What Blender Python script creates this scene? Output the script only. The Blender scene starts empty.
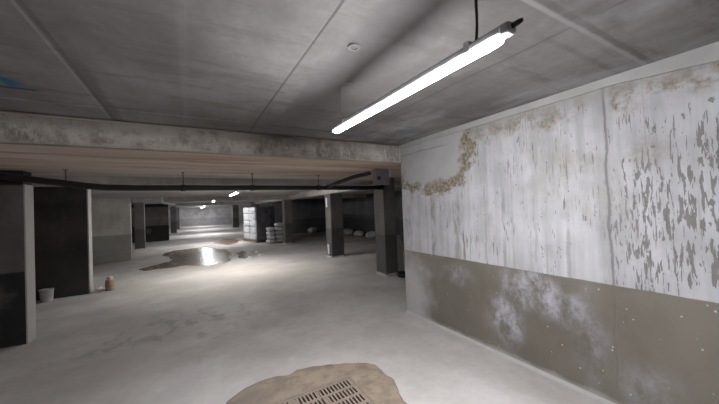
import bpy, bmesh, math, random
from mathutils import Vector, Matrix, noise as mnoise

random.seed(7)
C = bpy.context.scene.collection
SC = bpy.context.scene

# ------------------------------------------------------------------ camera
CAM_H = 1.6
F_PX = 293.18
YAW, PITCH, ROLL = math.radians(30.06), math.radians(0.896), math.radians(-2.242)
cam_d = bpy.data.cameras.new('camera')
cam_d.sensor_fit = 'HORIZONTAL'
cam_d.sensor_width = 36.0
cam_d.lens = 36.0 * F_PX / 719.0
cam_d.clip_start = 0.02
cam_d.clip_end = 200
cam = bpy.data.objects.new('camera', cam_d)
C.objects.link(cam)
fw = Vector((math.sin(YAW) * math.cos(PITCH), math.cos(YAW) * math.cos(PITCH), math.sin(PITCH)))
rt = Vector((math.cos(YAW), -math.sin(YAW), 0))
up = rt.cross(fw)
r2 = math.cos(ROLL) * rt + math.sin(ROLL) * up
u2 = -math.sin(ROLL) * rt + math.cos(ROLL) * up
m = Matrix((r2, u2, -fw)).transposed().to_4x4()
m.translation = Vector((0, 0, CAM_H))
cam.matrix_world = m
SC.camera = cam

# ------------------------------------------------------------------ world, exposure
w = bpy.data.worlds.new('world')
SC.world = w
w.use_nodes = True
w.node_tree.nodes['Background'].inputs[0].default_value = (0.05, 0.05, 0.06, 1)
w.node_tree.nodes['Background'].inputs[1].default_value = 0.3
SC.view_settings.view_transform = 'Standard'
SC.view_settings.look = 'None'
SC.view_settings.gamma = 1
SC.view_settings.use_curve_mapping = False
SC.view_settings.exposure = 0.0
LAMP_FRONT = 440.0
LAMP_AISLE = 450.0
LAMP_FAR = 560.0


# ------------------------------------------------------------------ node helper
class V:
    """A value flowing through a material: a socket or a number."""
    def __init__(s, g, v): s.g, s.v = g, v
    def _b(s, op, o, rev=False):
        a, b = (o, s) if rev else (s, o)
        return s.g.math(op, a, b)
    def __add__(s, o): return s._b('ADD', o)
    def __radd__(s, o): return s._b('ADD', o, True)
    def __sub__(s, o): return s._b('SUBTRACT', o)
    def __rsub__(s, o): return s._b('SUBTRACT', o, True)
    def __mul__(s, o): return s._b('MULTIPLY', o)
    def __rmul__(s, o): return s._b('MULTIPLY', o, True)
    def __truediv__(s, o): return s._b('DIVIDE', o)


class G:
    def __init__(g, name):
        g.m = bpy.data.materials.new(name)
        g.m.use_nodes = True
        g.t = g.m.node_tree
        g.bsdf = g.t.nodes['Principled BSDF']
        tc = g.t.nodes.new('ShaderNodeTexCoord')
        g.P = tc.outputs['Object']
        sp = g.t.nodes.new('ShaderNodeSeparateXYZ')
        g.t.links.new(g.P, sp.inputs[0])
        g.x, g.y, g.z = [V(g, sp.outputs[i]) for i in range(3)]
    def put(g, sock, v):
        if isinstance(v, V): v = v.v
        if isinstance(v, bpy.types.NodeSocket): g.t.links.new(v, sock)
        elif isinstance(v, (tuple, list)): sock.default_value = (*v, 1.0)[:len(sock.default_value)]
        else: sock.default_value = v
    def math(g, op, a, b=None, c=None):
        n = g.t.nodes.new('ShaderNodeMath'); n.operation = op
        g.put(n.inputs[0], a)
        if b is not None: g.put(n.inputs[1], b)
        if c is not None: g.put(n.inputs[2], c)
        return V(g, n.outputs[0])
    def ss(g, lo, hi, v):
        n = g.t.nodes.new('ShaderNodeMapRange'); n.interpolation_type = 'SMOOTHSTEP'
        g.put(n.inputs['Value'], v); g.put(n.inputs['From Min'], lo); g.put(n.inputs['From Max'], hi)
        return V(g, n.outputs[0])
    def vec(g, x, y, z):
        n = g.t.nodes.new('ShaderNodeCombineXYZ')
        for i, q in enumerate((x, y, z)): g.put(n.inputs[i], q)
        return n.outputs[0]
    def noise(g, scale=1.0, s=(1, 1, 1), detail=4, rough=0.55, off=0.0, warp=0.0):
        n = g.t.nodes.new('ShaderNodeTexNoise')
        n.inputs['Scale'].default_value = scale
        n.inputs['Detail'].default_value = detail
        n.inputs['Roughness'].default_value = rough
        n.inputs['Distortion'].default_value = warp
        g.t.links.new(g.vec(g.x * s[0] + off, g.y * s[1] + off * 1.7, g.z * s[2] + off * 0.6), n.inputs['Vector'])
        return V(g, n.outputs[0])
    def mix(g, f, a, b, mode='MIX'):
        n = g.t.nodes.new('ShaderNodeMix'); n.data_type = 'RGBA'; n.blend_type = mode
        g.put(n.inputs[0], f); g.put(n.inputs[6], a); g.put(n.inputs[7], b)
        return V(g, n.outputs[2])
    def mul(g, a, b): return g.mix(1.0, a, b, 'MULTIPLY')
    def grey(g, v):
        return V(g, g.vec(v, v, v))
    def band(g, v, c, wd, soft):
        d = g.math('ABSOLUTE', v - c)
        return 1.0 - g.ss(wd, wd + soft, d)
    def blob(g, a, b, ca, cb, ra, rb, soft=0.5, wob=None):
        da = (a - ca) / ra; db = (b - cb) / rb
        d = g.math('SQRT', da * da + db * db)
        if wob is not None: d = d + wob
        return 1.0 - g.ss(1.0 - soft, 1.0 + soft, d)
    def done(g, col, rough=0.85, bump=None, bstr=0.3, bdist=0.01, spec=0.3, metal=0.0):
        g.put(g.bsdf.inputs['Base Color'], col)
        g.put(g.bsdf.inputs['Roughness'], rough)
        g.put(g.bsdf.inputs['Specular IOR Level'], spec)
        g.put(g.bsdf.inputs['Metallic'], metal)
        if bump is not None:
            n = g.t.nodes.new('ShaderNodeBump')
            n.inputs['Strength'].default_value = bstr
            n.inputs['Distance'].default_value = bdist
            g.put(n.inputs['Height'], bump)
            g.t.links.new(n.outputs[0], g.bsdf.inputs['Normal'])
        return g.m


def plain(name, col, rough=0.6, var=0.25, scale=6.0, metal=0.0, spec=0.4):
    g = G(name)
    n = g.noise(scale, detail=5)
    return g.done(g.mul(col, g.grey(1.0 - var + n * 2 * var)), rough, n, 0.15, 0.005, spec, metal)


# ------------------------------------------------------------------ mesh helpers
def obj(name, bm, mat, parent=None, smooth=False, bevel=0.0):
    bmesh.ops.recalc_face_normals(bm, faces=bm.faces)
    me = bpy.data.meshes.new(name)
    bm.to_mesh(me); bm.free()
    if smooth:
        for p in me.polygons: p.use_smooth = True
    o = bpy.data.objects.new(name, me)
    C.objects.link(o)
    if mat: me.materials.append(mat)
    if parent: o.parent = parent
    if bevel:
        b = o.modifiers.new('bevel', 'BEVEL'); b.width = bevel; b.segments = 2; b.limit_method = 'ANGLE'
    return o


def tag(o, label, cat, group=None, kind=None):
    o['label'] = label; o['category'] = cat
    if group: o['group'] = group
    if kind: o['kind'] = kind
    return o


def thing(name, label, cat, loc=(0, 0, 0), rz=0.0, group=None):
    o = bpy.data.objects.new(name, None); C.objects.link(o)
    o.empty_display_size = 0.1
    o.location = loc; o.rotation_euler = (0, 0, rz)
    return tag(o, label, cat, group)


def copy_tree(o, parent=None):
    c = o.copy(); C.objects.link(c)
    if parent: c.parent = parent
    for ch in list(o.children): copy_tree(ch, c)
    return c


def box(bm, x0, x1, y0, y1, z0, z1):
    vs = [bm.verts.new((x, y, z)) for z in (z0, z1) for y in (y0, y1) for x in (x0, x1)]
    for f in ((0, 2, 3, 1), (4, 5, 7, 6), (0, 1, 5, 4), (2, 6, 7, 3), (0, 4, 6, 2), (1, 3, 7, 5)):
        bm.faces.new([vs[i] for i in f])
    return vs


def bx(*a):
    bm = bmesh.new(); box(bm, *a); return bm


def tube(bm, pts, r, n=12, caps=True):
    pts = [Vector(p) for p in pts]
    rings = []
    ref = Vector((0.123, 0.05, 1)).normalized()
    for i, p in enumerate(pts):
        a = pts[max(i - 1, 0)]; b = pts[min(i + 1, len(pts) - 1)]
        t = (b - a).normalized()
        rf = ref if abs(t.dot(ref)) < 0.95 else Vector((1, 0.1, 0)).normalized()
        u = t.cross(rf).normalized(); v = t.cross(u)
        rr = r[i] if isinstance(r, (list, tuple)) else r
        rings.append([bm.verts.new(p + rr * (math.cos(2 * math.pi * k / n) * u + math.sin(2 * math.pi * k / n) * v)) for k in range(n)])
    for A, B in zip(rings, rings[1:]):
        for k in range(n): bm.faces.new((A[k], A[(k + 1) % n], B[(k + 1) % n], B[k]))
    if caps:
        bm.faces.new(rings[0][::-1]); bm.faces.new(rings[-1])


def lathe(bm, prof, n=24, c=(0, 0)):
    rings = []
    for r, z in prof:
        if r < 1e-6: rings.append([bm.verts.new((c[0], c[1], z))])
        else: rings.append([bm.verts.new((c[0] + r * math.cos(2 * math.pi * k / n), c[1] + r * math.sin(2 * math.pi * k / n), z)) for k in range(n)])
    for A, B in zip(rings, rings[1:]):
        for k in range(n):
            a = [A[k % len(A)], A[(k + 1) % len(A)], B[(k + 1) % len(B)], B[k % len(B)]]
            u = []
            for q in a:
                if q not in u: u.append(q)
            if len(u) > 2: bm.faces.new(u)


def grid_face(bm, origin, du, dv, nu, nv, fn=None):
    """A subdivided rectangle, with fn(point) moving every vertex."""
    o, du, dv = Vector(origin), Vector(du), Vector(dv)
    g = []
    for j in range(nv + 1):
        row = []
        for i in range(nu + 1):
            p = o + du * (i / nu) + dv * (j / nv)
            row.append(bm.verts.new(fn(p) if fn else p))
        g.append(row)
    for j in range(nv):
        for i in range(nu):
            bm.faces.new((g[j][i], g[j][i + 1], g[j + 1][i + 1], g[j + 1][i]))
    return g


def pillow(sx, sy, sz, p=3.2, seed=0.0, lump=0.03, nu=24, nv=14):
    """A stuffed sack: a rounded box with sagging, lumpy sides, resting on z = 0."""
    bm = bmesh.new()
    def pw(c, e): return math.copysign(abs(c) ** e, c)
    e = 2.0 / p
    rings = []
    for j in range(nv + 1):
        th = -math.pi / 2 + math.pi * j / nv
        if j in (0, nv):
            rings.append([bm.verts.new((0, 0, sz / 2 * (1 + math.copysign(1, th))))]); continue
        row = []
        for i in range(nu):
            ph = 2 * math.pi * i / nu
            x = sx / 2 * pw(math.cos(th), e) * pw(math.cos(ph), e)
            y = sy / 2 * pw(math.cos(th), e) * pw(math.sin(ph), e)
            z = sz / 2 * pw(math.sin(th), e * (1.3 if p < 6 else 1.0))
            q = Vector((x, y, z))
            d = mnoise.noise(q * 7 + Vector((seed, seed * 2, 0))) * lump
            q = q * (1 + d / max(q.length, 0.05)) if abs(z) < sz * 0.42 else q
            row.append(bm.verts.new((q.x, q.y, min(max(q.z + sz / 2, 0), sz))))
        rings.append(row)
    for A, B in zip(rings, rings[1:]):
        for k in range(nu):
            a = [A[k % len(A)], A[(k + 1) % len(A)], B[(k + 1) % len(B)], B[k % len(B)]]
            u = []
            for q in a:
                if q not in u: u.append(q)
            if len(u) > 2: bm.faces.new(u)
    return bm


# ------------------------------------------------------------------ materials of the shell
def mat_floor():
    g = G('floor_concrete')
    a = g.noise(0.55, detail=6, rough=0.6)
    b = g.noise(2.6, detail=7, rough=0.65, off=3.1)
    c = g.noise(14, detail=4, off=9.0)
    fine = g.noise(70, detail=2, off=1.0)
    col = g.mix(g.ss(0.36, 0.64, a), (0.42, 0.395, 0.38), (0.56, 0.54, 0.527))
    col = g.mul(col, g.grey(0.80 + 0.40 * b))
    col = g.mul(col, g.grey(0.90 + 0.20 * c))
    # darker scuffed prints and a pale trowelled ring on the left of the aisle
    sc = g.blob(g.x, g.y, -0.15, 4.9, 1.0, 0.7, 0.6, (b - 0.5) * 1.6) * g.ss(0.5, 0.62, g.noise(5, (1, 0.6, 1), off=5.0))
    col = g.mix(sc * 0.45, col, (0.24, 0.22, 0.21))
    ring = g.blob(g.x, g.y, -0.42, 4.1, 0.42, 0.32, 0.18, (c - 0.5) * 0.8)
    col = g.mix(ring * 0.30, col, (0.52, 0.505, 0.495))
    # sandy tint in the middle of the aisle
    col = g.mix(g.blob(g.x, g.y, 1.1, 8.2, 2.2, 2.0, 0.6, (a - 0.5)) * 0.35, col, (0.50, 0.45, 0.385))
    # dark bands across the far aisle, painting the unlit gaps between lamplit stripes
    unlit_bands = g.ss(0.5, 0.62, g.noise(1.0, (0.12, 0.33, 1), detail=3, off=2.2)) * g.ss(12.5, 16, g.y)
    col = g.mix(unlit_bands * 0.55, col, (0.24, 0.22, 0.215))
    return g.done(col, 0.75, b * 0.6 + fine * 0.15 + c * 0.2, 0.25, 0.012, 0.25)


def mat_ceiling():
    g = G('ceiling_concrete')
    a = g.noise(0.9, detail=6)
    b = g.noise(3.0, (1, 0.35, 1), detail=6, off=4.0)
    c = g.noise(20, detail=3, off=2.0)
    wob = (g.noise(2.2, detail=3, off=7.0) - 0.5) * 0.10
    col = g.mix(g.ss(0.34, 0.66, a), (0.17, 0.160, 0.156), (0.285, 0.272, 0.272))
    col = g.mul(col, g.grey(0.55 + 0.9 * b))
    col = g.mul(col, g.grey(0.85 + 0.3 * c))
    col = g.mix(g.ss(0.48, 0.66, g.noise(1.0, (1.3, 5.5, 1), detail=7, rough=0.65, off=14.0)) * 0.5, col, (0.13, 0.12, 0.115))
    # formwork joints
    lim = g.ss(-0.2, 0.9, g.y)
    j1 = g.band(g.x, 0.60, 0.003, 0.008)
    j2 = g.band(g.x + wob * 0.15, -0.585, 0.006, 0.014)
    j2b = g.band(g.x + wob, -0.55, 0.01, 0.05) * g.ss(1.5, 2.6, g.y)
    j3 = g.band(g.x, -0.01, 0.004, 0.02) * 0.25
    j4 = g.band(g.y + wob * 0.2, 0.70, 0.008, 0.018) * g.ss(1.0, 1.2, g.x)
    j5 = g.band(g.x + wob * 0.3, 1.76, 0.004, 0.012)
    j6 = g.band(g.y + wob * 0.6, 0.87, 0.004, 0.03) * g.ss(1.6, 1.8, g.x) * 0.5
    for j, k in ((j1, 0.75), (j2, 0.5), (j2b, 0.5), (j3, 0.0), (j4, 0.45), (j5, 0.5), (j6, 0.5)):
        col = g.mix(j * k, col, (0.09, 0.085, 0.085))
    # light ridge beside the cross joint, dark shuttering band right of the middle joint
    col = g.mix(g.band(g.y + wob * 0.2, 0.735, 0.006, 0.012) * g.ss(1.0, 1.2, g.x) * 0.35, col, (0.45, 0.44, 0.44))
    col = g.mix(g.band(g.x, -0.61, 0.003, 0.008) * 0.3, col, (0.45, 0.44, 0.43))
    col = g.mix(g.band(g.x, -0.01, 0.008, 0.03) * 0.10, col, (0.42, 0.41, 0.41))
    dk = g.ss(0.72, 0.80, g.x + wob * 1.2) * (1.0 - g.ss(0.95, 1.35, g.x + wob))
    col = g.mix(dk * 0.65, col, (0.17, 0.16, 0.165))
    # pale lime smears near the right wall
    sm = g.ss(0.52, 0.68, g.noise(1.4, (1.6, 0.7, 1), detail=6, off=11.0)) * g.ss(1.3, 1.9, g.x)
    col = g.mix(sm * 0.5, col, (0.46, 0.46, 0.49))
    # blue, green and yellow spray mark by the beam, and a faint teal one in the corner
    mk = g.blob(g.x, g.y, -1.06, 2.76, 0.11, 0.10, 0.35, wob * 6)
    mc = g.mix(g.ss(-1.08, -1.0, g.x + wob), (0.22, 0.30, 0.20), (0.02, 0.13, 0.27))
    col = g.mix(mk * 0.9, col, mc)
    col = g.mix(g.band(g.y + wob * 0.1, 2.88, 0.008, 0.02) * g.blob(g.x, g.y, -1.06, 2.88, 0.16, 0.2, 0.2) * 0.9, col, (0.02, 0.07, 0.13))
    tl = g.blob(g.x, g.y, 2.32, 2.80, 0.16, 0.10, 0.4, wob * 8)
    col = g.mix(tl * 0.6, col, (0.12, 0.20, 0.25))
    return g.done(col, 0.8, b * 0.5 + c * 0.2 - j1 * 0.6 - j2 * 0.15 - j4 * 0.15, 0.3, 0.012, 0.3)


def mat_beam_face():
    g = G('beam_rough_concrete')
    a = g.noise(2.2, detail=8, rough=0.7)
    b = g.noise(7.0, (1, 1, 0.55), detail=6, rough=0.7, off=2.0)
    col = g.mix(g.ss(0.38, 0.62, a), (0.30, 0.275, 0.25), (0.66, 0.63, 0.59))
    col = g.mix(g.ss(0.50, 0.58, b) * 0.6, col, (0.60, 0.57, 0.54))
    col = g.mix(g.ss(0.53, 0.60, g.noise(1.0, (7, 1, 14), detail=8, rough=0.75, off=13.0)) * 0.45, col, (0.20, 0.18, 0.16))
    col = g.mix(g.ss(0.56, 0.62, g.noise(1.0, (26, 1, 10), detail=5, rough=0.7, off=23.0)) * 0.5, col, (0.70, 0.67, 0.63))
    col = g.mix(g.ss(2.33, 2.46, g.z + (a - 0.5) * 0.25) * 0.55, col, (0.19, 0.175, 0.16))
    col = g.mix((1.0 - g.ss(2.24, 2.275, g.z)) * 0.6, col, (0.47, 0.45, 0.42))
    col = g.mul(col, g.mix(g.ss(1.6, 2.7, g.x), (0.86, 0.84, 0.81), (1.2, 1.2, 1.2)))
    return g.done(col, 0.9, a * 0.6 + b * 0.6, 0.7, 0.03, 0.2)


def mat_soffit():
    g = G('soffit_concrete')
    a = g.noise(1.1, (0.35, 1.3, 1), detail=6)
    b = g.noise(2.4, (0.25, 2.2, 1), detail=6, off=5.0)
    col = g.mix(g.ss(0.35, 0.65, a), (0.60, 0.49, 0.415), (0.78, 0.68, 0.59))
    col = g.mix(g.ss(0.47, 0.60, b) * 0.7, col, (0.43, 0.30, 0.24))
    col = g.mix(g.ss(0.55, 0.68, g.noise(0.8, (0.5, 1, 1), off=8.0)) * 0.5, col, (0.78, 0.64, 0.46))
    far = g.mix(g.ss(0.35, 0.65, a), (0.36, 0.35, 0.34), (0.52, 0.51, 0.50))
    col = g.mix(g.ss(5.0, 6.2, g.y), col, far)
    return g.done(col, 0.75, b * 0.5 + g.noise(15) * 0.2, 0.3, 0.012, 0.3)


def mat_wall_right():
    g = G('wall_flaking_paint')
    y, z = g.y, g.z
    big = g.noise(1.1, detail=5)
    med = g.noise(5.0, detail=6, off=3.0)
    fin = g.noise(26.0, detail=4, off=6.0)
    wob = (med - 0.5)
    strk = g.noise(1.0, (1, 17, 1.1), detail=5, off=2.0)
    white = g.mix(g.ss(0.30, 0.70, strk * 0.45 + g.noise(2.4, detail=6, off=25.0) * 0.55), (0.37, 0.37, 0.385), (0.57, 0.57, 0.595))
    white = g.mul(white, g.grey(0.86 + 0.28 * med))
    # grey weeping streaks
    sk = g.ss(0.57, 0.70, g.noise(1.0, (1, 26, 0.8), detail=4, off=8.0)) * g.ss(0.42, 0.6, g.noise(1.0, (1, 2.2, 2.4), off=12.0))
    white = g.mix(sk * 0.55, white, (0.30, 0.285, 0.27))
    for cy, wd, zt, st in ((2.87, 0.035, 1.80, 0.75), (2.47, 0.05, 1.82, 0.55), (2.38, 0.012, 1.85, 0.8), (1.86, 0.018, 2.0, 0.5), (1.55, 0.012, 1.9, 0.3), (1.28, 0.016, 1.8, 0.4), (2.08, 0.010, 1.95, 0.4)):
        s_ = g.band(y + wob * 0.06, cy, wd * 0.5, wd) * (1.0 - g.ss(zt - 0.3, zt, z + wob * 0.4)) * g.ss(0.40, 0.58, g.noise(1.0, (1, 14, 4), off=cy * 3))
        white = g.mix(s_ * st, white, (0.20, 0.185, 0.17))
    # bare concrete showing through long flakes
    dens = g.blob(y, z, 0.74, 1.42, 0.24, 0.48, 0.45, wob * 0.6)
    dens2 = g.band(y + wob * 0.05, 0.585, 0.025, 0.05) * g.ss(0.95, 1.05, z) * (1.0 - g.ss(1.75, 2.0, z))
    dens3 = g.band(y + wob * 0.05, 0.465, 0.04, 0.05) * g.ss(0.95, 1.05, z) * (1.0 - g.ss(1.95, 2.2, z))
    dens4 = (1.0 - g.ss(0.85, 1.5, y)) * g.ss(1.4, 1.8, z) * (1.0 - g.ss(2.1, 2.3, z)) * 0.22
    dens5 = g.band(y + wob * 0.1, 0.93, 0.02, 0.08) * (1.0 - g.ss(1.5, 1.9, z)) * 0.6
    base = (1.0 - g.ss(1.0, 2.2, y)) * 0.08
    D = g.math('MAXIMUM', g.math('MAXIMUM', dens, dens2 * 1.15), g.math('MAXIMUM', g.math('MAXIMUM', dens3 * 1.0, dens4), g.math('MAXIMUM', base, dens5)))
    n1 = g.noise(1.0, (1, 46, 8.0), detail=3, rough=0.6, off=1.5, warp=0.3)
    thr = 0.70 - D * 0.178
    flake = g.ss(thr, thr + 0.018, n1)
    white = g.mix(flake * 0.92, white, g.mix(fin, (0.13, 0.125, 0.12), (0.26, 0.25, 0.24)))
    # thin dark scratches running down the whole wall
    n2 = g.noise(1.0, (1, 70, 5.0), detail=3, rough=0.55, off=33.0, warp=0.2)
    clus = g.noise(1.0, (1, 3.0, 1.6), detail=2, off=36.0)
    th2 = 0.74 - g.ss(0.40, 0.60, clus) * 0.14
    white = g.mix(g.ss(th2, th2 + 0.03, n2) * 0.8, white, (0.15, 0.14, 0.13))
    # grimy patches
    white = g.mix(g.ss(0.50, 0.68, g.noise(1.0, (1, 2.6, 1.5), detail=6, rough=0.65, off=41.0)) * 0.6, white, (0.36, 0.345, 0.325))
    # small pits
    pit = g.ss(0.70, 0.73, g.noise(1.0, (1, 26, 17), detail=2, off=21.0))
    white = g.mix(pit * 0.8, white, (0.17, 0.165, 0.16))
    # open joint
    seam = g.band(y + wob * 0.05, 0.985, 0.004, 0.008)
    white = g.mix(g.band(y + wob * 0.07, 1.005, 0.02, 0.05) * 0.30, white, (0.33, 0.325, 0.32))
    white = g.mix(seam * 0.6, white, (0.13, 0.125, 0.12))
    # yellow-brown damp along the top
    och_n = g.ss(0.38, 0.54, g.noise(1.0, (1, 6, 7), detail=6, rough=0.65, off=4.0))
    top = g.ss(2.20, 2.32, z + wob * 0.3)
    ochc = g.mix(g.ss(0.40, 0.62, fin), (0.15, 0.115, 0.07), (0.36, 0.30, 0.21))
    o1 = top * och_n * g.math('MAXIMUM', 1.0 - g.ss(0.92, 0.97, y), g.ss(1.05, 1.25, y) * 0.8)
    o2 = g.blob(y, z, 1.2, 1.88, 0.14, 0.09, 0.6, wob * 1.2) * 0.22
    o3 = g.blob(y, z, 0.76, 1.90, 0.10, 0.09, 0.6, wob * 1.2) * 0.25
    white = g.mix(g.math('MAXIMUM', o1 * 0.85, g.math('MAXIMUM', o2, o3)), white, ochc)
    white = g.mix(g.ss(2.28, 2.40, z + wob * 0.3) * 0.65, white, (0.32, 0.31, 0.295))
    # smooth grey repair beside the beam with a yellow-brown rim
    dy = (y - 2.92) / 0.62; dz = (z - 2.34) / 0.50
    rr = g.math('POWER', g.math('ABSOLUTE', dy), 3.0) + g.math('POWER', g.math('ABSOLUTE', dz), 3.0)
    rd = g.math('POWER', rr, 1 / 3.0) + wob * 0.6 + (fin - 0.5) * 0.15
    rim = g.band(rd, 1.07, 0.08, 0.12) * g.ss(0.36, 0.50, g.noise(1.0, (1, 7, 8), detail=5, off=15.0))
    patch = 1.0 - g.ss(0.97, 1.03, rd)
    pc = g.mul(g.mix(big, (0.37, 0.37, 0.365), (0.52, 0.52, 0.52)), g.grey(0.85 + 0.3 * med))
    pc = g.mix(g.band(z + wob * 0.05, 2.33, 0.003, 0.012) * g.ss(2.5, 2.7, y) * 0.5, pc, (0.2, 0.195, 0.19))
    white = g.mix(patch, white, pc)
    white = g.mix(rim * 0.85, white, g.mix(g.ss(0.4, 0.6, fin), (0.13, 0.10, 0.06), (0.33, 0.28, 0.195)))
    # olive grey lower band with pale bloom
    low = g.mix(g.ss(0.35, 0.65, big), (0.150, 0.134, 0.112), (0.205, 0.187, 0.158))
    low = g.mul(low, g.grey(0.85 + 0.3 * g.noise(3.0, (1, 1, 0.5), off=17.0)))
    bl = g.ss(0.34, 0.70, g.noise(1.0, (1, 7, 5.5), detail=7, rough=0.7, off=19.0))
    blooms = None
    for cy, cz, ra, rb, st in ((1.62, 0.74, 0.26, 0.17, 1.0), (1.40, 0.66, 0.22, 0.13, 0.8), (1.90, 0.40, 0.16, 0.22, 0.9), (1.16, 0.46, 0.10, 0.30, 0.40), (0.82, 0.2, 0.16, 0.16, 0.4), (2.5, 0.74, 0.2, 0.10, 0.45), (3.0, 0.72, 0.3, 0.08, 0.25)):
        q = g.blob(y, z, cy, cz, ra, rb, 0.75, wob * 1.2) * st
        blooms = q if blooms is None else g.math('MAXIMUM', blooms, q)
    low = g.mix(blooms * bl * 0.95, low, (0.50, 0.50, 0.57))
    lb = g.blob(y, z, 3.45, 0.20, 0.42, 0.62, 0.5, wob * 0.8)
    low = g.mix(lb * 0.75, low, (0.56, 0.55, 0.55))
    low = g.mix((1.0 - g.ss(0.02, 0.07, z + wob * 0.08)) * 0.5, low, (0.5, 0.49, 0.48))
    # scattered white specks on the band
    low = g.mix(g.ss(0.755, 0.775, g.noise(1.0, (1, 32, 32), detail=1, off=30.0)) * 0.8, low, (0.62, 0.62, 0.62))
    col = g.mix(g.ss(0.922, 0.932, z + wob * 0.012), low, white)
    return g.done(col, 0.72, med * 0.3 + fin * 0.2 - flake * 0.5 - seam * 1.0, 0.4, 0.01, 0.35)


def mat_divider(name, hi, lo, mott=0.55, head=False):
    g = G(name)
    a = g.noise(1.6, detail=6)
    b = g.noise(1.0, (4, 4, 1.2), detail=6, off=5.0)
    c = g.noise(9.0, detail=5, off=2.0)
    up_ = g.mul(hi, g.grey(1.0 - mott + 2 * mott * a))
    up_ = g.mul(up_, g.grey(0.65 + 0.7 * b))

    dn = g.mul(lo, g.grey(1.0 - mott * 0.7 + 1.4 * mott * a))
    col = g.mix(g.ss(0.92, 0.94, g.z + (c - 0.5) * 0.02), dn, up_)
    if head: col = g.mix(g.blob(g.x, g.z, -2.18, 0.62, 0.16, 0.17, 0.6, (c - 0.5) * 1.5) * 0.6, col, (0.14, 0.135, 0.13))
    if head: col = g.mix(g.ss(2.035, 2.06, g.z), col, (0.03, 0.029, 0.028))  # lintel shadow painted as a dark band at the wall head
    col = g.mul(col, g.grey(0.85 + 0.3 * c))
    return g.done(col, 0.75, c * 0.5 + b * 0.3, 0.3, 0.01, 0.3)


M = {}
M['floor'] = mat_floor()
M['ceiling'] = mat_ceiling()
M['beam'] = mat_beam_face()
M['soffit'] = mat_soffit()
M['wall_right'] = mat_wall_right()
M['divider'] = mat_divider('divider_concrete', (0.62, 0.60, 0.565), (0.37, 0.36, 0.325), 0.45)
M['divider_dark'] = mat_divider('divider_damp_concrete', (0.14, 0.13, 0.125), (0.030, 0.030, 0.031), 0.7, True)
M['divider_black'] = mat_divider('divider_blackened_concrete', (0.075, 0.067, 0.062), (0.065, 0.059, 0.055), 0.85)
M['column'] = mat_divider('column_concrete', (0.145, 0.138, 0.135), (0.095, 0.092, 0.088))
M['far'] = mat_divider('far_wall_concrete', (0.45, 0.44, 0.44), (0.36, 0.35, 0.355))
M['lintel'] = mat_divider('lintel_concrete', (0.42, 0.40, 0.38), (0.3, 0.3, 0.3))
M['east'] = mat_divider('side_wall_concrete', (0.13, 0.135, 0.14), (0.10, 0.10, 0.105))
M['strip'] = plain('plaster_strip', (0.42, 0.41, 0.405), 0.8, 0.2, 4.0)
M['fillet'] = plain('cement_fillet', (0.42, 0.41, 0.40), 0.85, 0.2, 8.0)

# ------------------------------------------------------------------ the shell
X0, X1, Y0, Y1 = -7.4, 8.4, -4.0, 42.0
ZC, ZS = 2.50, 2.24          # front ceiling, lower slab
WX = 2.77                    # face of the painted wall
EY = 3.50                    # its end, and the step in the ceiling
HX0, HX1, HY0, HY1 = 0.44, 1.26, 1.70, 2.50   # drain opening

bm = bmesh.new()
xs, ys = [X0, HX0, HX1, X1], [Y0, HY0, HY1, Y1]
gv = [[bm.verts.new((x, y, 0)) for x in xs] for y in ys]
for j in range(3):
    for i in range(3):
        if i == 1 and j == 1: continue
        bm.faces.new((gv[j][i], gv[j][i + 1], gv[j + 1][i + 1], gv[j + 1][i]))
ring = [gv[1][1], gv[1][2], gv[2][2], gv[2][1]]
low = [bm.verts.new((v.co.x, v.co.y, -0.30)) for v in ring]
for k in range(4): bm.faces.new((ring[k], ring[(k + 1) % 4], low[(k + 1) % 4], low[k]))
bm.faces.new(low)
tag(obj('floor', bm, M['floor']), 'pale dusty concrete floor of the underground car park', 'floor', kind='structure')

tag(obj('ceiling', bx(X0, X1, Y0, EY - 0.03, ZC, ZC + 0.2), M['ceiling']), 'grey concrete ceiling with formwork joints above the lamp', 'ceiling', kind='structure')
tag(obj('ceiling_lower', bx(X0, X1, EY + 0.095, Y1, ZS, ZS + 0.5), M['soffit']), 'lower brownish concrete ceiling beyond the rough beam', 'ceiling', kind='structure')

bm = bmesh.new()                      # rough beam edge where the ceiling steps down
def rough(p):
    n = mnoise.noise(Vector((p.x * 3, p.z * 9, 0.3))) * 0.012 + mnoise.noise(Vector((p.x * 11, p.z * 20, 2.3))) * 0.006
    dz = 0.0
    if p.z < ZS + 0.01: dz = mnoise.noise(Vector((p.x * 5, 1.7, 0))) * 0.006
    return Vector((p.x, p.y + n - 0.005, p.z + dz))
grid_face(bm, (X0, EY, ZS), (WX - 0.002 - X0, 0, 0), (0, 0, ZC - 0.025 - ZS), 400, 14, rough)
grid_face(bm, (X0, EY, ZS - 0.002), (WX - 0.002 - X0, 0, 0), (0, 0.10, 0.003), 400, 2, lambda p: rough(p) if p.y < EY + 0.01 else p)
grid_face(bm, (X0, EY, ZC - 0.027), (WX - 0.002 - X0, 0, 0), (0, 0.10, 0.0), 4, 1)
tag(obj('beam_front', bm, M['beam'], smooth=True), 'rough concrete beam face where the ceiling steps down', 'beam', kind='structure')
tag(obj('trim_1', bx(X0, WX - 0.03, 3.13, EY - 0.03, ZC - 0.006, ZC), M['ceiling']), 'smooth concrete strip along the ceiling before the beam', 'trim', kind='structure')

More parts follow.
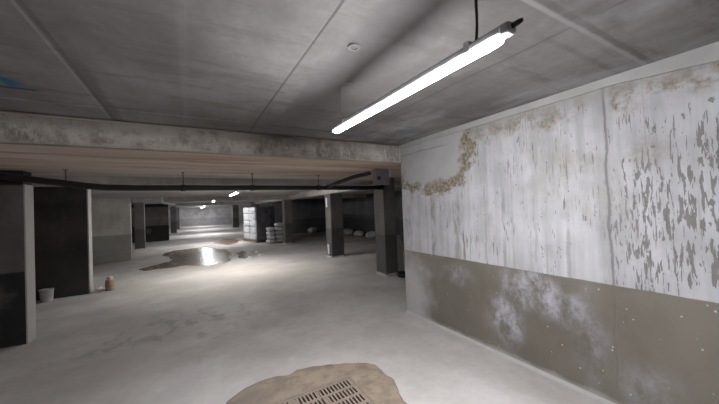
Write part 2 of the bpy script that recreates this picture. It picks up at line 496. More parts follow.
tag(obj('wall_right', bx(WX, WX + 0.26, Y0, EY, 0, ZC), M['wall_right']), 'white flaking painted wall with olive grey lower band', 'wall', kind='structure')
bm = bmesh.new()
grid_face(bm, (WX - 0.022, Y0, 2.435), (0, EY - Y0, 0), (0, 0, ZC - 2.435), 90, 2,
          lambda p: Vector((p.x, p.y, p.z + (mnoise.noise(Vector((p.y * 4, 0, 0))) * 0.006 - 0.05 * max(0, min(1, (0.95 - p.y) / 0.6)) if p.z < 2.44 else 0))))
grid_face(bm, (WX - 0.022, Y0, 2.435), (0, EY - Y0, 0), (0.03, 0, 0), 90, 1,
          lambda p: Vector((p.x, p.y, p.z + mnoise.noise(Vector((p.y * 4, 0, 0))) * 0.006 - 0.05 * max(0, min(1, (0.95 - p.y) / 0.6)))))
tag(obj('trim_2', bm, M['strip']), 'pale plaster strip along the top of the painted wall', 'trim', kind='structure')
bm = bmesh.new()
grid_face(bm, (WX - 0.03, Y0, 0.0), (0, EY - Y0, 0), (0.03, 0, 0.022), 80, 2,
          lambda p: Vector((p.x + mnoise.noise(Vector((p.y * 5, 0, 1))) * 0.012 * (p.z < 0.01), p.y, p.z)))
tag(obj('baseboard_right', bm, M['fillet']), 'rough cement fillet where the painted wall meets the floor', 'skirting', kind='structure')

def wallbox(name, label, mat, *a):
    return tag(obj(name, bx(*a), mat), label, 'wall', kind='structure')

wallbox('wall_back', 'concrete wall behind the viewpoint', M['divider'], X0, X1, Y0 - 0.2, Y0, 0, 2.7)
wallbox('wall_left', 'dark outer wall at the back of the left bays', M['divider_dark'], X0 - 0.2, X0, Y0, Y1, 0, 2.7)
wallbox('wall_far', 'grey wall closing the far end of the aisle', M['far'], X0, X1, Y1, Y1 + 0.2, 0, 2.7)
wallbox('wall_side', 'dark wall at the back of the right hand bays', M['east'], 8.2, 8.4, Y0, Y1, 0, 2.7)
wallbox('wall_bay', 'dark partition wall behind the pale sacks on the right', M['east'], 4.4, 8.2, 18.6, 18.8, 0, ZS)
wallbox('wall_return', 'wall turning away behind the end of the painted wall', M['east'], WX + 0.26, 8.2, EY - 0.25, EY, 0, ZC)
wallbox('wall_divider_near', 'nearest left partition wall, blackened below and grey above', M['divider_dark'], X0, -1.87, 5.48, 5.72, 0, ZS)
wallbox('wall_divider_black', 'blackened left partition wall behind the white bucket', M['divider_black'], X0, -1.875, 8.20, 8.44, 0, ZS)
wallbox('wall_divider_lit', 'well lit left partition wall with olive grey lower band', M['divider'], X0, -1.87, 13.30, 13.55, 0, ZS)
wallbox('wall_divider_far', 'dark far left partition wall past the slender pier', M['divider_dark'], X0, -1.15, 21.4, 21.65, 0, ZS)
wallbox('trim_3', 'pale rendered end face of the nearest left partition', M['strip'], -1.87, -1.855, 5.48, 5.72, 0, 2.06)
wallbox('trim_4', 'pale rendered end face of the blackened left partition', M['strip'], -1.875, -1.855, 8.20, 8.44, 0, ZS)
wallbox('beam_cross_near', 'shallow concrete beam across the aisle behind the pipe', M['lintel'], -1.86, X1 - 0.2, 6.12, 6.42, 2.12, ZS)
wallbox('beam_long', 'concrete beam running along the right hand row of columns', M['lintel'], 3.85, 4.28, 6.42, 21.4, 2.05, ZS)
wallbox('beam_cross_middle', 'shallow concrete beam across the aisle above the lit partition', M['far'], X0, X1 - 0.2, 13.34, 13.65, 2.07, ZS)
wallbox('beam_cross_far', 'shallow concrete beam across the aisle far away', M['far'], X0, X1 - 0.2, 21.45, 21.75, 2.07, ZS)
for o in C.objects:
    if o.name.startswith('beam_'): o['category'] = 'beam'
    if o.name.startswith('trim_'): o['category'] = 'trim'

# ------------------------------------------------------------------ columns
def column(x0, x1, y0, y1, h, label):
    c = thing('concrete_column', label, 'column', ((x0 + x1) / 2, (y0 + y1) / 2, 0))
    a, b = (x1 - x0) / 2, (y1 - y0) / 2
    obj('shaft', bx(-a, a, -b, b, 0, h), M['column'], c, bevel=0.012)
    bm = bmesh.new()
    n = 28
    vo, vi = [], []
    for k in range(n):
        t = 2 * math.pi * k / n
        cx, sy = math.cos(t), math.sin(t)
        s = 1 / max(abs(cx), abs(sy))
        px, py = cx * s * a, sy * s * b
        e = 1 + 0.02 / max(a, b) + mnoise.noise(Vector((cx * 2, sy * 2, x0))) * 0.08
        vo.append(bm.verts.new((px * e * 1.10, py * e * 1.12, 0.0)))
        vi.append(bm.verts.new((px * 1.002, py * 1.002, 0.05)))
    for k in range(n): bm.faces.new((vo[k], vo[(k + 1) % n], vi[(k + 1) % n], vi[k]))
    obj('mortar_foot', bm, M['fillet'], c)
    return c

def pvc(name='white_plastic'):
    return plain(name, (0.75, 0.75, 0.76), 0.35, 0.06, 10)
M['white'] = pvc()
k1 = column(3.87, 4.31, 8.55, 8.97, 2.05, 'dark square concrete column with a white box high on its aisle side')
bm = bx(-0.03, 0.0, -0.05, 0.05, 1.62, 1.93)
b_ = obj('switch_box', bm, M['white'], k1, bevel=0.008); b_.location = (-0.225, 0.03, 0); b_['label'] = 'small white wall box'
b2 = obj('socket_plate', bx(-0.022, 0.0, -0.06, 0.06, 0.10, 0.42), M['white'], k1, bevel=0.008); b2.location = (-0.225, 0.02, 0); b2['label'] = 'pale cover plate'
column(3.80, 4.13, 5.48, 5.88, ZS, 'concrete column next to the end of the painted wall')
column(3.77, 4.15, 13.45, 13.85, 2.05, 'distant concrete column touching the low stack of grey sacks')
column(3.75, 4.2, 21.4, 21.8, ZS, 'concrete column whose top shows above the tall white stack')
column(3.6, 4.15, 31.0, 31.4, ZS, 'farthest concrete column on the right of the aisle')
column(-2.25, -1.87, 17.0, 17.3, ZS, 'slender concrete pier left of the aisle past the lit partition')
column(-1.4, -1.0, 28.5, 28.9, ZS, 'far pale pier on the left near the end of the aisle')
column(-1.4, -0.95, 34.5, 34.9, ZS, 'farthest pale pier on the left of the aisle')

# ------------------------------------------------------------------ lamps
def emitter(name, strength, col=(0.985, 0.98, 1.0)):
    m_ = bpy.data.materials.new(name); m_.use_nodes = True
    t = m_.node_tree
    for n in list(t.nodes): t.nodes.remove(n)
    e = t.nodes.new('ShaderNodeEmission'); o = t.nodes.new('ShaderNodeOutputMaterial')
    e.inputs[0].default_value = (*col, 1); e.inputs[1].default_value = strength
    gm = t.nodes.new('ShaderNodeNewGeometry'); sx = t.nodes.new('ShaderNodeSeparateXYZ')
    t.links.new(gm.outputs['Normal'], sx.inputs[0])
    mr = t.nodes.new('ShaderNodeMapRange')          # the LED strip sits at the top, so the lens is brightest facing down
    for k, v_ in (('From Min', 0.15), ('From Max', -1.0), ('To Min', 0.17 * strength), ('To Max', strength)): mr.inputs[k].default_value = v_
    t.links.new(sx.outputs[2], mr.inputs['Value']); t.links.new(mr.outputs[0], e.inputs[1])
    t.links.new(e.outputs[0], o.inputs[0])
    return m_
M['led'] = emitter('lit_diffuser', LAMP_FRONT)
M['led_aisle'] = emitter('lit_diffuser_aisle', LAMP_AISLE, (1.0, 0.985, 0.965))
M['led_far'] = emitter('lit_diffuser_far', LAMP_FAR, (0.97, 0.97, 1.0))
M['housing'] = plain('grey_polycarbonate', (0.45, 0.46, 0.48), 0.45, 0.08, 20)
M['black'] = plain('black_rubber', (0.02, 0.02, 0.022), 0.5, 0.2, 20)
M['steel'] = plain('zinc_steel', (0.55, 0.55, 0.56), 0.35, 0.1, 30, metal=0.8)

def trough(L, w_, top, bot, bulge, n=14):
    """Half-round batten section swept along Y; ends pulled in so that they are rounded."""
    bm = bmesh.new()
    prof = []
    for k in range(n + 1):
        t = math.pi * k / n
        prof.append((w_ / 2 * math.cos(t) * (1 + bulge * math.sin(t)), top - (top - bot) * math.sin(t)))
    rings = []
    for yy, s in ((-L / 2, 0.55), (-L / 2 + 0.01, 0.85), (-L / 2 + 0.035, 1.0), (L / 2 - 0.035, 1.0), (L / 2 - 0.01, 0.85), (L / 2, 0.55)):
        rings.append([bm.verts.new((px * s, yy, top + (pz - top) * s)) for px, pz in prof])
    for A, B in zip(rings, rings[1:]):
        for k in range(n): bm.faces.new((A[k], A[k + 1], B[k + 1], B[k]))
        bm.faces.new((A[0], B[0], B[n], A[n]))
    bm.faces.new(rings[0]); bm.faces.new(rings[-1][::-1])
    return bm

def batten(label, loc, L, mat, cord_y, ceil_z, rz=0.0, group=None):
    t = thing('batten_light', label, 'lamp', loc, rz, group)
    obj('diffuser', trough(L, 0.046, 0.046, 0.020, 0.12), mat, t, smooth=True)
    bm = bmesh.new()
    box(bm, -0.0205, 0.0205, -L / 2 - 0.012, L / 2 + 0.012, 0.047, 0.080)
    hs_ = obj('housing', bm, M['housing'], t, bevel=0.008)
    for s in (-1, 1):
        e = obj('end_cap', bx(-0.024, 0.024, -0.02, 0.02, 0.040, 0.078), M['housing'], hs_, bevel=0.008)
        e.location = (0, s * (L / 2 + 0.02), 0)
    bm = bmesh.new(); tube(bm, [(0, -L / 2 - 0.035, 0.062), (0, -L / 2 - 0.06, 0.063), (0, -L / 2 - 0.075, 0.064)], [0.010, 0.010, 0.007], 10)
    obj('cable_gland', bm, M['black'], hs_, smooth=True)
    for yy in (-L * 0.40, L * 0.38):
        bm = bx(-0.025, 0.025, yy - 0.014, yy + 0.014, 0.046, 0.092)
        obj('mounting_clip', bm, M['steel'], hs_, bevel=0.004)
    h = ceil_z - loc[2]
    for cy in cord_y:
        bm = bmesh.new()
        pts = []
        for k in range(9):
            f = k / 8
            pts.append((0.006 * math.sin(f * 9), cy + 0.006 * math.sin(f * 7 + 1), 0.08 + (h - 0.08) * f))
        tube(bm, pts, 0.0055 if cy < 0 else 0.0014, 8)
        obj('hanging_cord' if cy < 0 else 'hanging_wire', bm, M['black'] if cy < 0 else M['steel'], t, smooth=True)
    return t

batten('long glowing batten lamp hanging by a black cord near the painted wall', (0.995, 1.345, 2.150), 1.41, M['led'], (-0.60, 0.60), ZC)
batten('second lit batten lamp, under the low ceiling just beyond the black pipe', (1.04, 8.65, 2.035), 1.5, M['led_aisle'], (-0.5, 0.5), ZS)
batten('third lit batten lamp, far down the aisle above the white stack', (1.05, 16.3, 2.13), 1.5, M['led_aisle'], (-0.5, 0.5), ZS)
batten('fourth lit batten lamp, deep in the far end of the aisle', (1.1, 24.0, 2.13), 1.5, M['led_far'], (-0.5, 0.5), ZS)
batten('fifth lit batten lamp, second to last before the far wall', (1.15, 31.7, 2.13), 1.5, M['led_far'], (-0.5, 0.5), ZS)
batten('sixth batten lamp, last of the row, added to brighten the far wall', (1.2, 39.2, 2.13), 1.5, M['led_far'], (-0.5, 0.5), ZS)  # assumed end of the row, added to brighten the far wall

# ------------------------------------------------------------------ pipes
M['pipe'] = plain('dark_iron_pipe', (0.022, 0.021, 0.021), 0.45, 0.3, 9)
PY, PZ, PR = 5.28, 1.995, 0.044
p = thing('drain_pipe', 'long black drain pipe hanging under the low ceiling across the aisle', 'pipe', (0, PY, PZ))
bm = bmesh.new()
tube(bm, [(-4.2, 0, 0.30), (-2.9, 0, 0.235), (-2.0, 0, 0.15), (-1.5, 0, 0.075), (-1.2, 0, 0.028), (-1.0, 0, 0.008), (-0.7, 0, 0), (1.5, 0, 0), (3.66, 0, 0)], PR, 16)
obj('pipe_run', bm, M['pipe'], p, smooth=True)
bm = bmesh.new()
tube(bm, [(2.33, -0.02, 0.02), (2.42, -0.3, 0.07), (2.56, -0.66, 0.14), (2.72, -0.86, 0.175), (2.76, -0.93, 0.185)], 0.036, 14)
obj('branch_pipe', bm, M['pipe'], p, smooth=True)
bm = bmesh.new()
tube(bm, [(3.56, 0, 0.0), (3.62, 0, 0.0), (3.64, 0, 0.03), (3.64, 0, 0.09)], [PR * 1.2, PR * 1.2, PR * 1.15, PR * 1.1], 14)
obj('elbow', bm, M['pipe'], p, smooth=True)
for x in (-0.08, 0.94, 2.16):
    bm = bmesh.new(); tube(bm, [(x - 0.035, 0, 0), (x + 0.035, 0, 0)], PR * 1.18, 16)
    obj('collar', bm, M['pipe'], p, smooth=True)
M['rod'] = plain('dull_steel_rod', (0.10, 0.09, 0.085), 0.5, 0.2, 20)
for x, z0 in ((-1.41, 0.06), (-0.08, 0.04), (0.94, 0.04), (2.16, 0.04)):
    bm = bmesh.new(); tube(bm, [(x, 0, z0), (x, 0, ZS - PZ)], 0.007, 8)
    h_ = obj('hanger_rod', bm, M['rod'], p)
    obj('ceiling_plate', bx(x - 0.02, x + 0.02, -0.02, 0.02, ZS - PZ - 0.008, ZS - PZ), M['rod'], h_)

M['jbox'] = plain('grey_enamel', (0.15, 0.145, 0.16), 0.5, 0.1, 10)
j = thing('junction_box', 'grey junction box under the low ceiling beside the wall end', 'junction box', (2.90, 4.25, ZS))
obj('box_body', bx(-0.13, 0.15, -0.06, 0.06, -0.27, 0), M['jbox'], j, bevel=0.008)
bm = bmesh.new(); tube(bm, [(-0.07, -0.06, -0.16), (-0.07, -0.072, -0.16)], 0.035, 16)
obj('round_port', bm, M['black'], j)
bm = bmesh.new(); tube(bm, [(0.16, -0.075, -0.105), (0.16, -0.075, -0.0)], 0.011, 10)
q = obj('conduit', bm, M['steel'], j, smooth=True); q['label'] = 'short bright conduit'

wp = thing('white_pipe', 'white plastic pipe dropping from the low ceiling and bending right', 'pipe', (-0.89, 13.0, ZS))
bm = bmesh.new()
tube(bm, [(0, 0, 0), (0, 0, -0.14), (0.01, 0, -0.19), (0.05, 0, -0.225), (0.12, 0, -0.24), (0.42, 0, -0.285)], 0.032, 12)
obj('pipe_run', bm, M['white'], wp, smooth=True)
bm = bmesh.new(); tube(bm, [(0, 0, -0.11), (0, 0, -0.17)], 0.042, 12)
obj('coupling', bm, M['white'], wp, smooth=True)

# ceiling anchors
M['plug_ring'] = plain('stained_ring', (0.27, 0.255, 0.25), 0.8, 0.2, 30)
M['anchor'] = plain('rusty_plug', (0.20, 0.175, 0.165), 0.7, 0.3, 40)
for (x, y, r, lb) in ((0.82, 1.41, 0.035, 'round anchor plug in the ceiling, the larger and nearer of two'), (1.02, 1.84, 0.02, 'small round anchor plug in the ceiling closer to the beam')):
    a = thing('ceiling_anchor', lb, 'anchor', (x, y, ZC))
    bm = bmesh.new(); lathe(bm, [(0, -0.004), (r * 0.55, -0.004), (r * 0.6, -0.010), (r, -0.010), (r * 1.05, 0.0)], 20)
    obj('ring', bm, M['plug_ring'], a, smooth=False)
    bm = bmesh.new(); lathe(bm, [(0, -0.008), (r * 0.45, -0.007), (r * 0.5, -0.003)], 14)
    obj('plug', bm, M['anchor'], a)

# ------------------------------------------------------------------ floor drain
def mat_sand():
    g = G('wet_sand')
    a = g.noise(4.0, detail=6); b = g.noise(120, detail=2, off=3); c = g.noise(11, detail=6, rough=0.7, off=7.0)
    col = g.mix(g.ss(0.35, 0.65, a), (0.225, 0.180, 0.145), (0.345, 0.275, 0.210))
    col = g.mix(g.ss(0.5, 0.64, c) * 0.5, col, (0.16, 0.13, 0.10))
    col = g.mix((1.0 - g.ss(0.35, 0.85, g.x)) * 0.45, col, (0.19, 0.165, 0.14))
    col = g.mul(col, g.grey(0.8 + 0.4 * b))
    return g.done(col, 0.6, c * 0.6 + b * 0.4, 0.5, 0.01, 0.4)
M['sand'] = mat_sand()
outer = [(0.20, 2.69), (0.225, 2.745), (0.32, 2.83), (0.42, 2.87), (0.54, 2.90), (0.67, 2.89), (0.80, 2.845), (0.88, 2.89), (1.02, 2.86), (1.19, 2.79), (1.38, 2.69), (1.52, 2.61), (1.58, 2.52),
         (1.56, 2.35), (1.58, 2.23), (1.52, 2.08), (1.46, 1.94), (1.50, 1.75), (1.40, 1.52), (1.22, 1.40), (0.98, 1.36), (0.75, 1.42), (0.52, 1.38), (0.33, 1.48), (0.22, 1.66), (0.15, 1.90), (0.19, 2.15), (0.12, 2.40), (0.15, 2.58)]
def resample(poly, n):
    P = [Vector((*q, 0)) for q in poly]; P.append(P[0])
    L = [0]
    for a, b in zip(P, P[1:]): L.append(L[-1] + (b - a).length)
    out, k = [], 0
    for i in range(n):
        d = L[-1] * i / n
        while L[k + 1] < d: k += 1
        out.append(P[k].lerp(P[k + 1], (d - L[k]) / (L[k + 1] - L[k])))
    return out
bm = bmesh.new()
NO = 150
ro = resample(outer, NO)
cx, cy = (HX0 + HX1) / 2, (HY0 + HY1) / 2
corner = {}
for qx, qy in ((HX0, HY0), (HX1, HY0), (HX1, HY1), (HX0, HY1)):
    aq = math.atan2(qy - cy, qx - cx)
    kk = min(range(NO), key=lambda k: abs((math.atan2(ro[k].y - cy, ro[k].x - cx) - aq + math.pi) % (2 * math.pi) - math.pi))
    corner[kk] = Vector((qx + math.copysign(0.003, qx - cx), qy + math.copysign(0.003, qy - cy), 0))
rings = []
for lv, (f, zz) in enumerate(((0.0, 0.0), (0.015, 0.007), (0.06, 0.011), (0.25, 0.012), (0.5, 0.010), (0.75, 0.009), (1.0, 0.006))):
    row = []
    for k, q in enumerate(ro):
        d = q - Vector((cx, cy, 0))
        s = min((HX1 - cx + 0.002) / max(abs(d.x), 1e-4), (HY1 - cy + 0.002) / max(abs(d.y), 1e-4))
        inner = Vector((cx, cy, 0)) + d * s
        if f == 1.0 and k in corner: inner = corner[k]
        edge = mnoise.noise(q * 14) * 0.012 * (1 - f)
        pnt = q.lerp(inner, f) + d.normalized() * edge
        hz = zz * (1 + 0.5 * mnoise.noise(Vector((pnt.x * 9, pnt.y * 9, 2)))) if 0 < lv < 6 else zz
        row.append(bm.verts.new((pnt.x, pnt.y, hz + 0.0005)))
    rings.append(row)
for A, B in zip(rings, rings[1:]):
    for k in range(NO): bm.faces.new((A[k], A[(k + 1) % NO], B[(k + 1) % NO], B[k]))
tag(obj('sand_patch', bm, M['sand'], smooth=True), 'brown wet sand patch spread around the floor drain', 'sand', kind='thing')

M['grate'] = plain('sandy_cast_iron', (0.25, 0.205, 0.165), 0.7, 0.3, 25)
gr = thing('drain_grate', 'slotted square drain grate set in the sand in front', 'drain grate', (cx, cy, 0))
a_, b_ = (HX1 - HX0) / 2, (HY1 - HY0) / 2
bm = bmesh.new()
fw_ = 0.022
box(bm, -a_, a_, b_ - fw_, b_, -0.03, 0.014); box(bm, -a_, a_, -b_, -b_ + fw_, -0.03, 0.014)
box(bm, -a_, -a_ + fw_, -b_ + fw_, b_ - fw_, -0.03, 0.014); box(bm, a_ - fw_, a_, -b_ + fw_, b_ - fw_, -0.03, 0.014)
obj('frame', bm, M['grate'], gr)
bm = bmesh.new()
ia, ib = a_ - fw_ - 0.001, b_ - fw_ - 0.001
rows, gap = 6, 0.030
pitch = (2 * ib - gap) / rows
for r_ in range(rows + 1):
    y1_ = ib - r_ * pitch
    box(bm, -ia, ia, y1_ - gap, y1_, -0.012, 0.012)
ns = 23
sp = (2 * ia - 0.03) / ns
for r_ in range(rows):
    yt = ib - r_ * pitch - gap
    for s in range(ns + 1):
        x_ = -ia + s * sp
        wb = 0.03 if s in (0, ns) else 0.0165
        box(bm, x_, x_ + (0.03 if s in (0,) else 0.0165 if s < ns else 0.03), yt - (pitch - gap), yt, -0.012, 0.0118)
for s, k in ((6, 0), (7, 0), (14, 1), (13, 0)):     # slots clogged with sand
    x_ = -ia + s * sp + 0.018
    yt = ib - k * pitch - gap
    box(bm, x_, x_ + 0.022, yt - (pitch - gap), yt, -0.012, 0.008)
obj('slotted_plate', bm, M['grate'], gr)

# ------------------------------------------------------------------ puddles
def mat_water(name, c1, c2, rough):
    g = G(name)
    a = g.noise(1.5, detail=5); b = g.noise(5, detail=5, off=4)
    col = g.mix(g.ss(0.38, 0.62, a), c1, c2)
    return g.done(col, rough + b * 0.12, g.noise(9, detail=4, off=2), 0.15, 0.01, 0.55)
M['wet'] = mat_water('muddy_water', (0.13, 0.098, 0.072), (0.215, 0.172, 0.135), 0.2)
M['wet_red'] = mat_water('reddish_mud', (0.13, 0.075, 0.05), (0.22, 0.15, 0.11), 0.35)
def puddle(pts, mat, label, z=0.003):
    ps = resample(pts, 300)
    c = sum(ps, Vector()) / len(ps)
    bm = bmesh.new()
    rs = []
    for f, zz in ((0, 0.0004), (0.02, z), (0.5, z)):
        rs.append([bm.verts.new((*(q.lerp(c, f) + (q - c).normalized() * (mnoise.noise(q * 2.3) * 0.16 + mnoise.noise(q * 6) * 0.045) * (1 - f)).xy, zz)) for q in ps])
    for A, B in zip(rs, rs[1:]):
        for k in range(300): bm.faces.new((A[k], A[(k + 1) % 300], B[(k + 1) % 300], B[k]))
    bm.faces.new(rs[-1])
    return tag(obj('puddle', bm, mat), label, 'puddle', 'wet patches on the aisle floor', 'thing')
puddle([(-1.43, 10.75), (-1.13, 11.2), (-0.57, 11.9), (-0.72, 13.1), (-1.08, 14.0), (-0.72, 15.05), (-0.12, 15.3), (0.48, 15.5), (0.95, 14.4), (1.30, 13.5), (1.32, 12.4), (1.12, 11.4), (1.15, 10.5), (0.85, 10.1), (0.35, 10.0), (-0.18, 10.45), (-0.81, 10.43), (-1.2, 10.5)],
       M['wet'], 'large dark puddle with a bright reflection in the middle of the aisle')
puddle([(1.0, 17.2), (1.4, 18.4), (1.78, 19.2), (2.25, 18.9), (2.25, 17.4), (2.1, 16.1), (1.5, 15.4)], M['wet_red'], 'reddish brown wet patch left of the tall white stack')
puddle([(1.40, 11.0), (1.50, 12.0), (1.72, 12.6), (2.05, 12.2), (1.95, 11.4), (1.72, 10.9), (1.55, 10.6)], M['wet'], 'small dark puddle right of the bright reflection')

# ------------------------------------------------------------------ stacks of goods
def mat_bale(name, c1, c2):
    g = G(name)
    a = g.noise(3.5, detail=5); b = g.noise(12, (1, 1, 3), detail=5, off=5)
    col = g.mix(g.ss(0.35, 0.65, a), c1, c2)
    return g.done(col, 0.35, a * 0.6 + b * 0.5, 0.6, 0.03, 0.5)
M['bale'] = mat_bale('white_plastic_wrap', (0.46, 0.47, 0.51), (0.62, 0.63, 0.66))
M['sack'] = mat_bale('grey_paper_sack', (0.50, 0.49, 0.51), (0.66, 0.65, 0.67))
M['wood'] = plain('grey_pallet_wood', (0.20, 0.16, 0.12), 0.8, 0.35, 9)
M['sheet'] = mat_bale('dark_shade_sheet', (0.085, 0.08, 0.095), (0.14, 0.135, 0.155))  # dark colour carrying the shade on the front of the stack

ST = thing('pallet', 'wooden pallet under the tall white stack', 'pallet', (3.10, 16.09, 0), math.radians(13))
pw_, pl_ = 0.50, 0.80
for xx in (-pw_ + 0.05, 0, pw_ - 0.05):
    obj('bearer', bx(xx - 0.045, xx + 0.045, -pl_, pl_, 0.0, 0.10), M['wood'], ST)
for k in range(7):
    yy = -pl_ + 0.07 + k * (2 * pl_ - 0.14) / 6
    obj('deck_board', bx(-pw_, pw_, yy - 0.055, yy + 0.055, 0.10, 0.125), M['wood'], ST)
tiers = ['bottom', 'second', 'third', 'fourth', 'top']
proto = [obj('bale', pillow(0.98, 0.785, 0.330, 12.0, s * 3.7, 0.03), M['bale'], smooth=True) for s in range(3)]
used = set()
for t_ in range(5):
    for s_ in range(2):
        src = proto[(t_ * 2 + s_) % 3]
        if src.name in used: o = src.copy(); C.objects.link(o)
        else: o = src; used.add(src.name)
        yy = -0.40 + 0.80 * s_
        o.location = ST.matrix_world.to_translation() + Vector((0, 0, 0))
        rz = math.radians(13)
        o.location = (3.10 - math.sin(rz) * yy + random.uniform(-0.015, 0.015), 16.09 + math.cos(rz) * yy, 0.125 + t_ * 0.332)
        o.rotation_euler = (0, 0, rz + (math.pi if t_ % 2 else 0))
        tag(o, 'white plastic-wrapped bale, %s tier of the tall stack, %s half' % (tiers[t_], 'front' if s_ == 0 else 'rear'), 'bale', 'bales in the tall white stack')
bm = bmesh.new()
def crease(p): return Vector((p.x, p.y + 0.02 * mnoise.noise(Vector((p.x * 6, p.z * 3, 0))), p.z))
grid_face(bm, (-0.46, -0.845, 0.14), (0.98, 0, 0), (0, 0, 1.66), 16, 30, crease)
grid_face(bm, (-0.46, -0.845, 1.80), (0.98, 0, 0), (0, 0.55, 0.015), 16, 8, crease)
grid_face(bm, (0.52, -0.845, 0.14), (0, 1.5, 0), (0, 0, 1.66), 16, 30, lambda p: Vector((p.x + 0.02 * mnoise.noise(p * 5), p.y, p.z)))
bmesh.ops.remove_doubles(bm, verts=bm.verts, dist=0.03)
sh = obj('shade_sheet', bm, M['sheet'], smooth=True)  # added sheet, its dark colour stands in for shade on the front
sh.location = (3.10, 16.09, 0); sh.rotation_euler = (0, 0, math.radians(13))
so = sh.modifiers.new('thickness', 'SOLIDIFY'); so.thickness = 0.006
tag(sh, 'dark grey sheet added to darken the shaded front of the tall stack', 'sheet')

sp_ = [obj('sack', pillow(0.385, 0.62, 0.192, 3.0, s * 5.1 + 1, 0.03), M['sack'], smooth=True) for s in range(2)]
ords = ['lowest', 'second', 'third', 'fourth', 'topmost']
used = set()
for c_, (cx_, n_) in enumerate(((3.36, 4), (3.77, 5))):
    for t_ in range(n_):
        src = sp_[t_ % 2]
        if src.name in used: o = src.copy(); C.objects.link(o)
        else: o = src; used.add(src.name)
        o.location = (cx_ + random.uniform(-0.015, 0.015), 14.55 + 0.25 * 0 + random.uniform(-0.02, 0.02), t_ * 0.193 - 0.0)
        if c_ == 1: o.location.x = 3.77; o.location.y = 14.6
        o.rotation_euler = (0, 0, random.uniform(-0.05, 0.05))
        nm = 'topmost' if t_ == n_ - 1 else ords[t_]
        tag(o, 'grey sack, %s in the pile %s' % (nm, 'next to the tall white stack' if c_ == 0 else 'next to the distant column'), 'sack', 'grey sacks in the low stack')

for i, (x, y, s, lb) in enumerate(((7.75, 14.9, 0.9, 'pale sack slumped at the dark wall, leftmost seen between the two front columns'),
                                   (7.75, 13.6, 0.75, 'pale sack slumped at the dark wall, second seen between the two front columns'),
                                   (7.75, 12.3, 0.85, 'pale sack slumped at the dark wall, third seen between the two front columns'),
                                   (6.9, 18.2, 0.9, 'pale sack at the dark partition just left of the front column with the white box'))):
    o = obj('sack', pillow(0.62 * s, 0.75 * s, 0.42 * s, 2.4, i * 3.3 + 9, 0.06), M['sack'], smooth=True)
    o.location = (x, y, 0); o.rotation_euler = (0, 0, i * 0.7)
    tag(o, lb, 'sack', 'pale sacks along the right hand walls')

# ------------------------------------------------------------------ small things
M['bucket'] = plain('dusty_white_plastic', (0.50, 0.49, 0.46), 0.6, 0.2, 12)
bk = thing('bucket', 'small dusty white bucket at the foot of the blackened wall', 'bucket', (-2.45, 8.02, 0))
bm = bmesh.new(); lathe(bm, [(0, 0.0), (0.086, 0.0), (0.088, 0.006), (0.10, 0.215), (0.106, 0.217), (0.106, 0.235), (0.098, 0.235), (0.085, 0.02), (0, 0.02)], 28)
obj('pail', bm, M['bucket'], bk, smooth=True)
bm = bmesh.new(); tube(bm, [(0.107 * math.cos(t), 0.107 * math.sin(t) - 0.0, 0.222 - 0.10 * math.sin(t)) for t in [math.pi * k / 14 + math.pi for k in range(15)]], 0.004, 6)
hd = obj('wire_handle', bm, M['steel'], bk, smooth=True); hd.scale = (1, 1, 0.5); hd.location = (0, 0, 0.09)
M['rust'] = plain('rust_brown_clay', (0.36, 0.26, 0.19), 0.7, 0.35, 18)
M['cream'] = plain('cream_lid', (0.62, 0.56, 0.48), 0.6, 0.2, 12)
jr = thing('canister', 'brown canister with a pale neck standing past the blackened wall', 'canister', (-1.55, 8.29, 0))
bm = bmesh.new(); lathe(bm, [(0, 0), (0.078, 0), (0.082, 0.01), (0.082, 0.065), (0.076, 0.07), (0.076, 0.085), (0.082, 0.09), (0.082, 0.15), (0.076, 0.155), (0.078, 0.17), (0.080, 0.21), (0.05, 0.235), (0, 0.235)], 28)
obj('body', bm, M['rust'], jr, smooth=True)
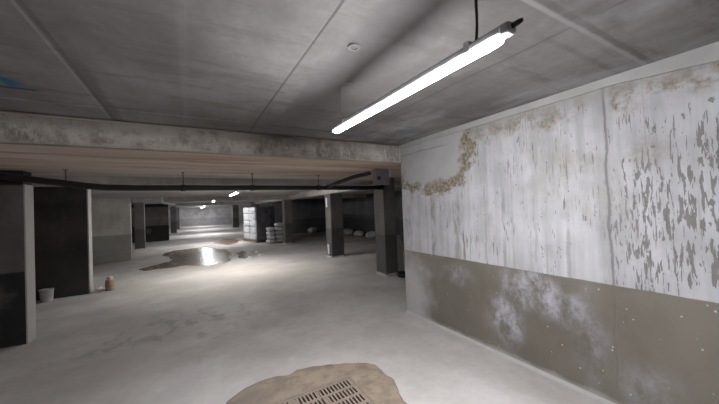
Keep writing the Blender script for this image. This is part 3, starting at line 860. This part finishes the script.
bm = bmesh.new(); lathe(bm, [(0.048, 0.232), (0.045, 0.26), (0.052, 0.265), (0.052, 0.29), (0.03, 0.30), (0, 0.30)], 22)
obj('neck', bm, M['cream'], jr, smooth=True)

M['rubble'] = plain('white_plaster_rubble', (0.68, 0.66, 0.63), 0.9, 0.2, 12)
def lump(r, seed):
    bm = bmesh.new(); bmesh.ops.create_icosphere(bm, subdivisions=2, radius=r)
    for v in bm.verts:
        v.co *= 1 + 0.45 * mnoise.noise(v.co / r * 1.3 + Vector((seed, 0, 0)))
        v.co.z = max(v.co.z * 0.7, -r * 0.35)
    z0 = min(v.co.z for v in bm.verts)
    for v in bm.verts: v.co.z -= z0
    return bm
for i, (x, y, r, lb) in enumerate(((-1.76, 8.50, 0.055, 'pale plaster lump tight against the end of the blackened wall'), (-1.68, 8.34, 0.045, 'pale plaster lump just left of the brown canister'),
                                   (1.70, 10.55, 0.06, 'pale plaster lump at the near edge of the small puddle'), (2.17, 11.75, 0.07, 'pale plaster lump at the right edge of the small puddle'), (2.1, 10.9, 0.05, 'pale plaster lump on dry floor right of the small puddle'))):
    o = obj('plaster_lump', lump(r, i * 4.4), M['rubble']); o.location = (x, y, 0.0)
    tag(o, lb, 'rubble', 'plaster lumps on the floor')

bm = bmesh.new(); box(bm, -0.15, 0.15, -0.012, 0.012, 0, 0.86)
bd = obj('board', bm, plain('pale_board', (0.34, 0.32, 0.31), 0.7, 0.2, 8), bevel=0.003)
bd.location = (4.32, 5.70, 0.003); bd.rotation_euler = (math.radians(-6), 0, math.radians(-4))
tag(bd, 'pale board standing in the gap between the column and painted wall', 'board')
bm = bmesh.new()
tube(bm, [((0.15 - 0.004 * (k % 3)) * math.cos(k * 0.35), (0.15 - 0.004 * (k % 3)) * math.sin(k * 0.35), 0.016 + 0.0011 * k) for k in range(64)], 0.016, 8)
hs = obj('hose', bm, M['black'], smooth=True); hs.location = (4.1, 5.22, 0)
tag(hs, 'coiled black hose on the floor beside the painted wall end', 'hose')
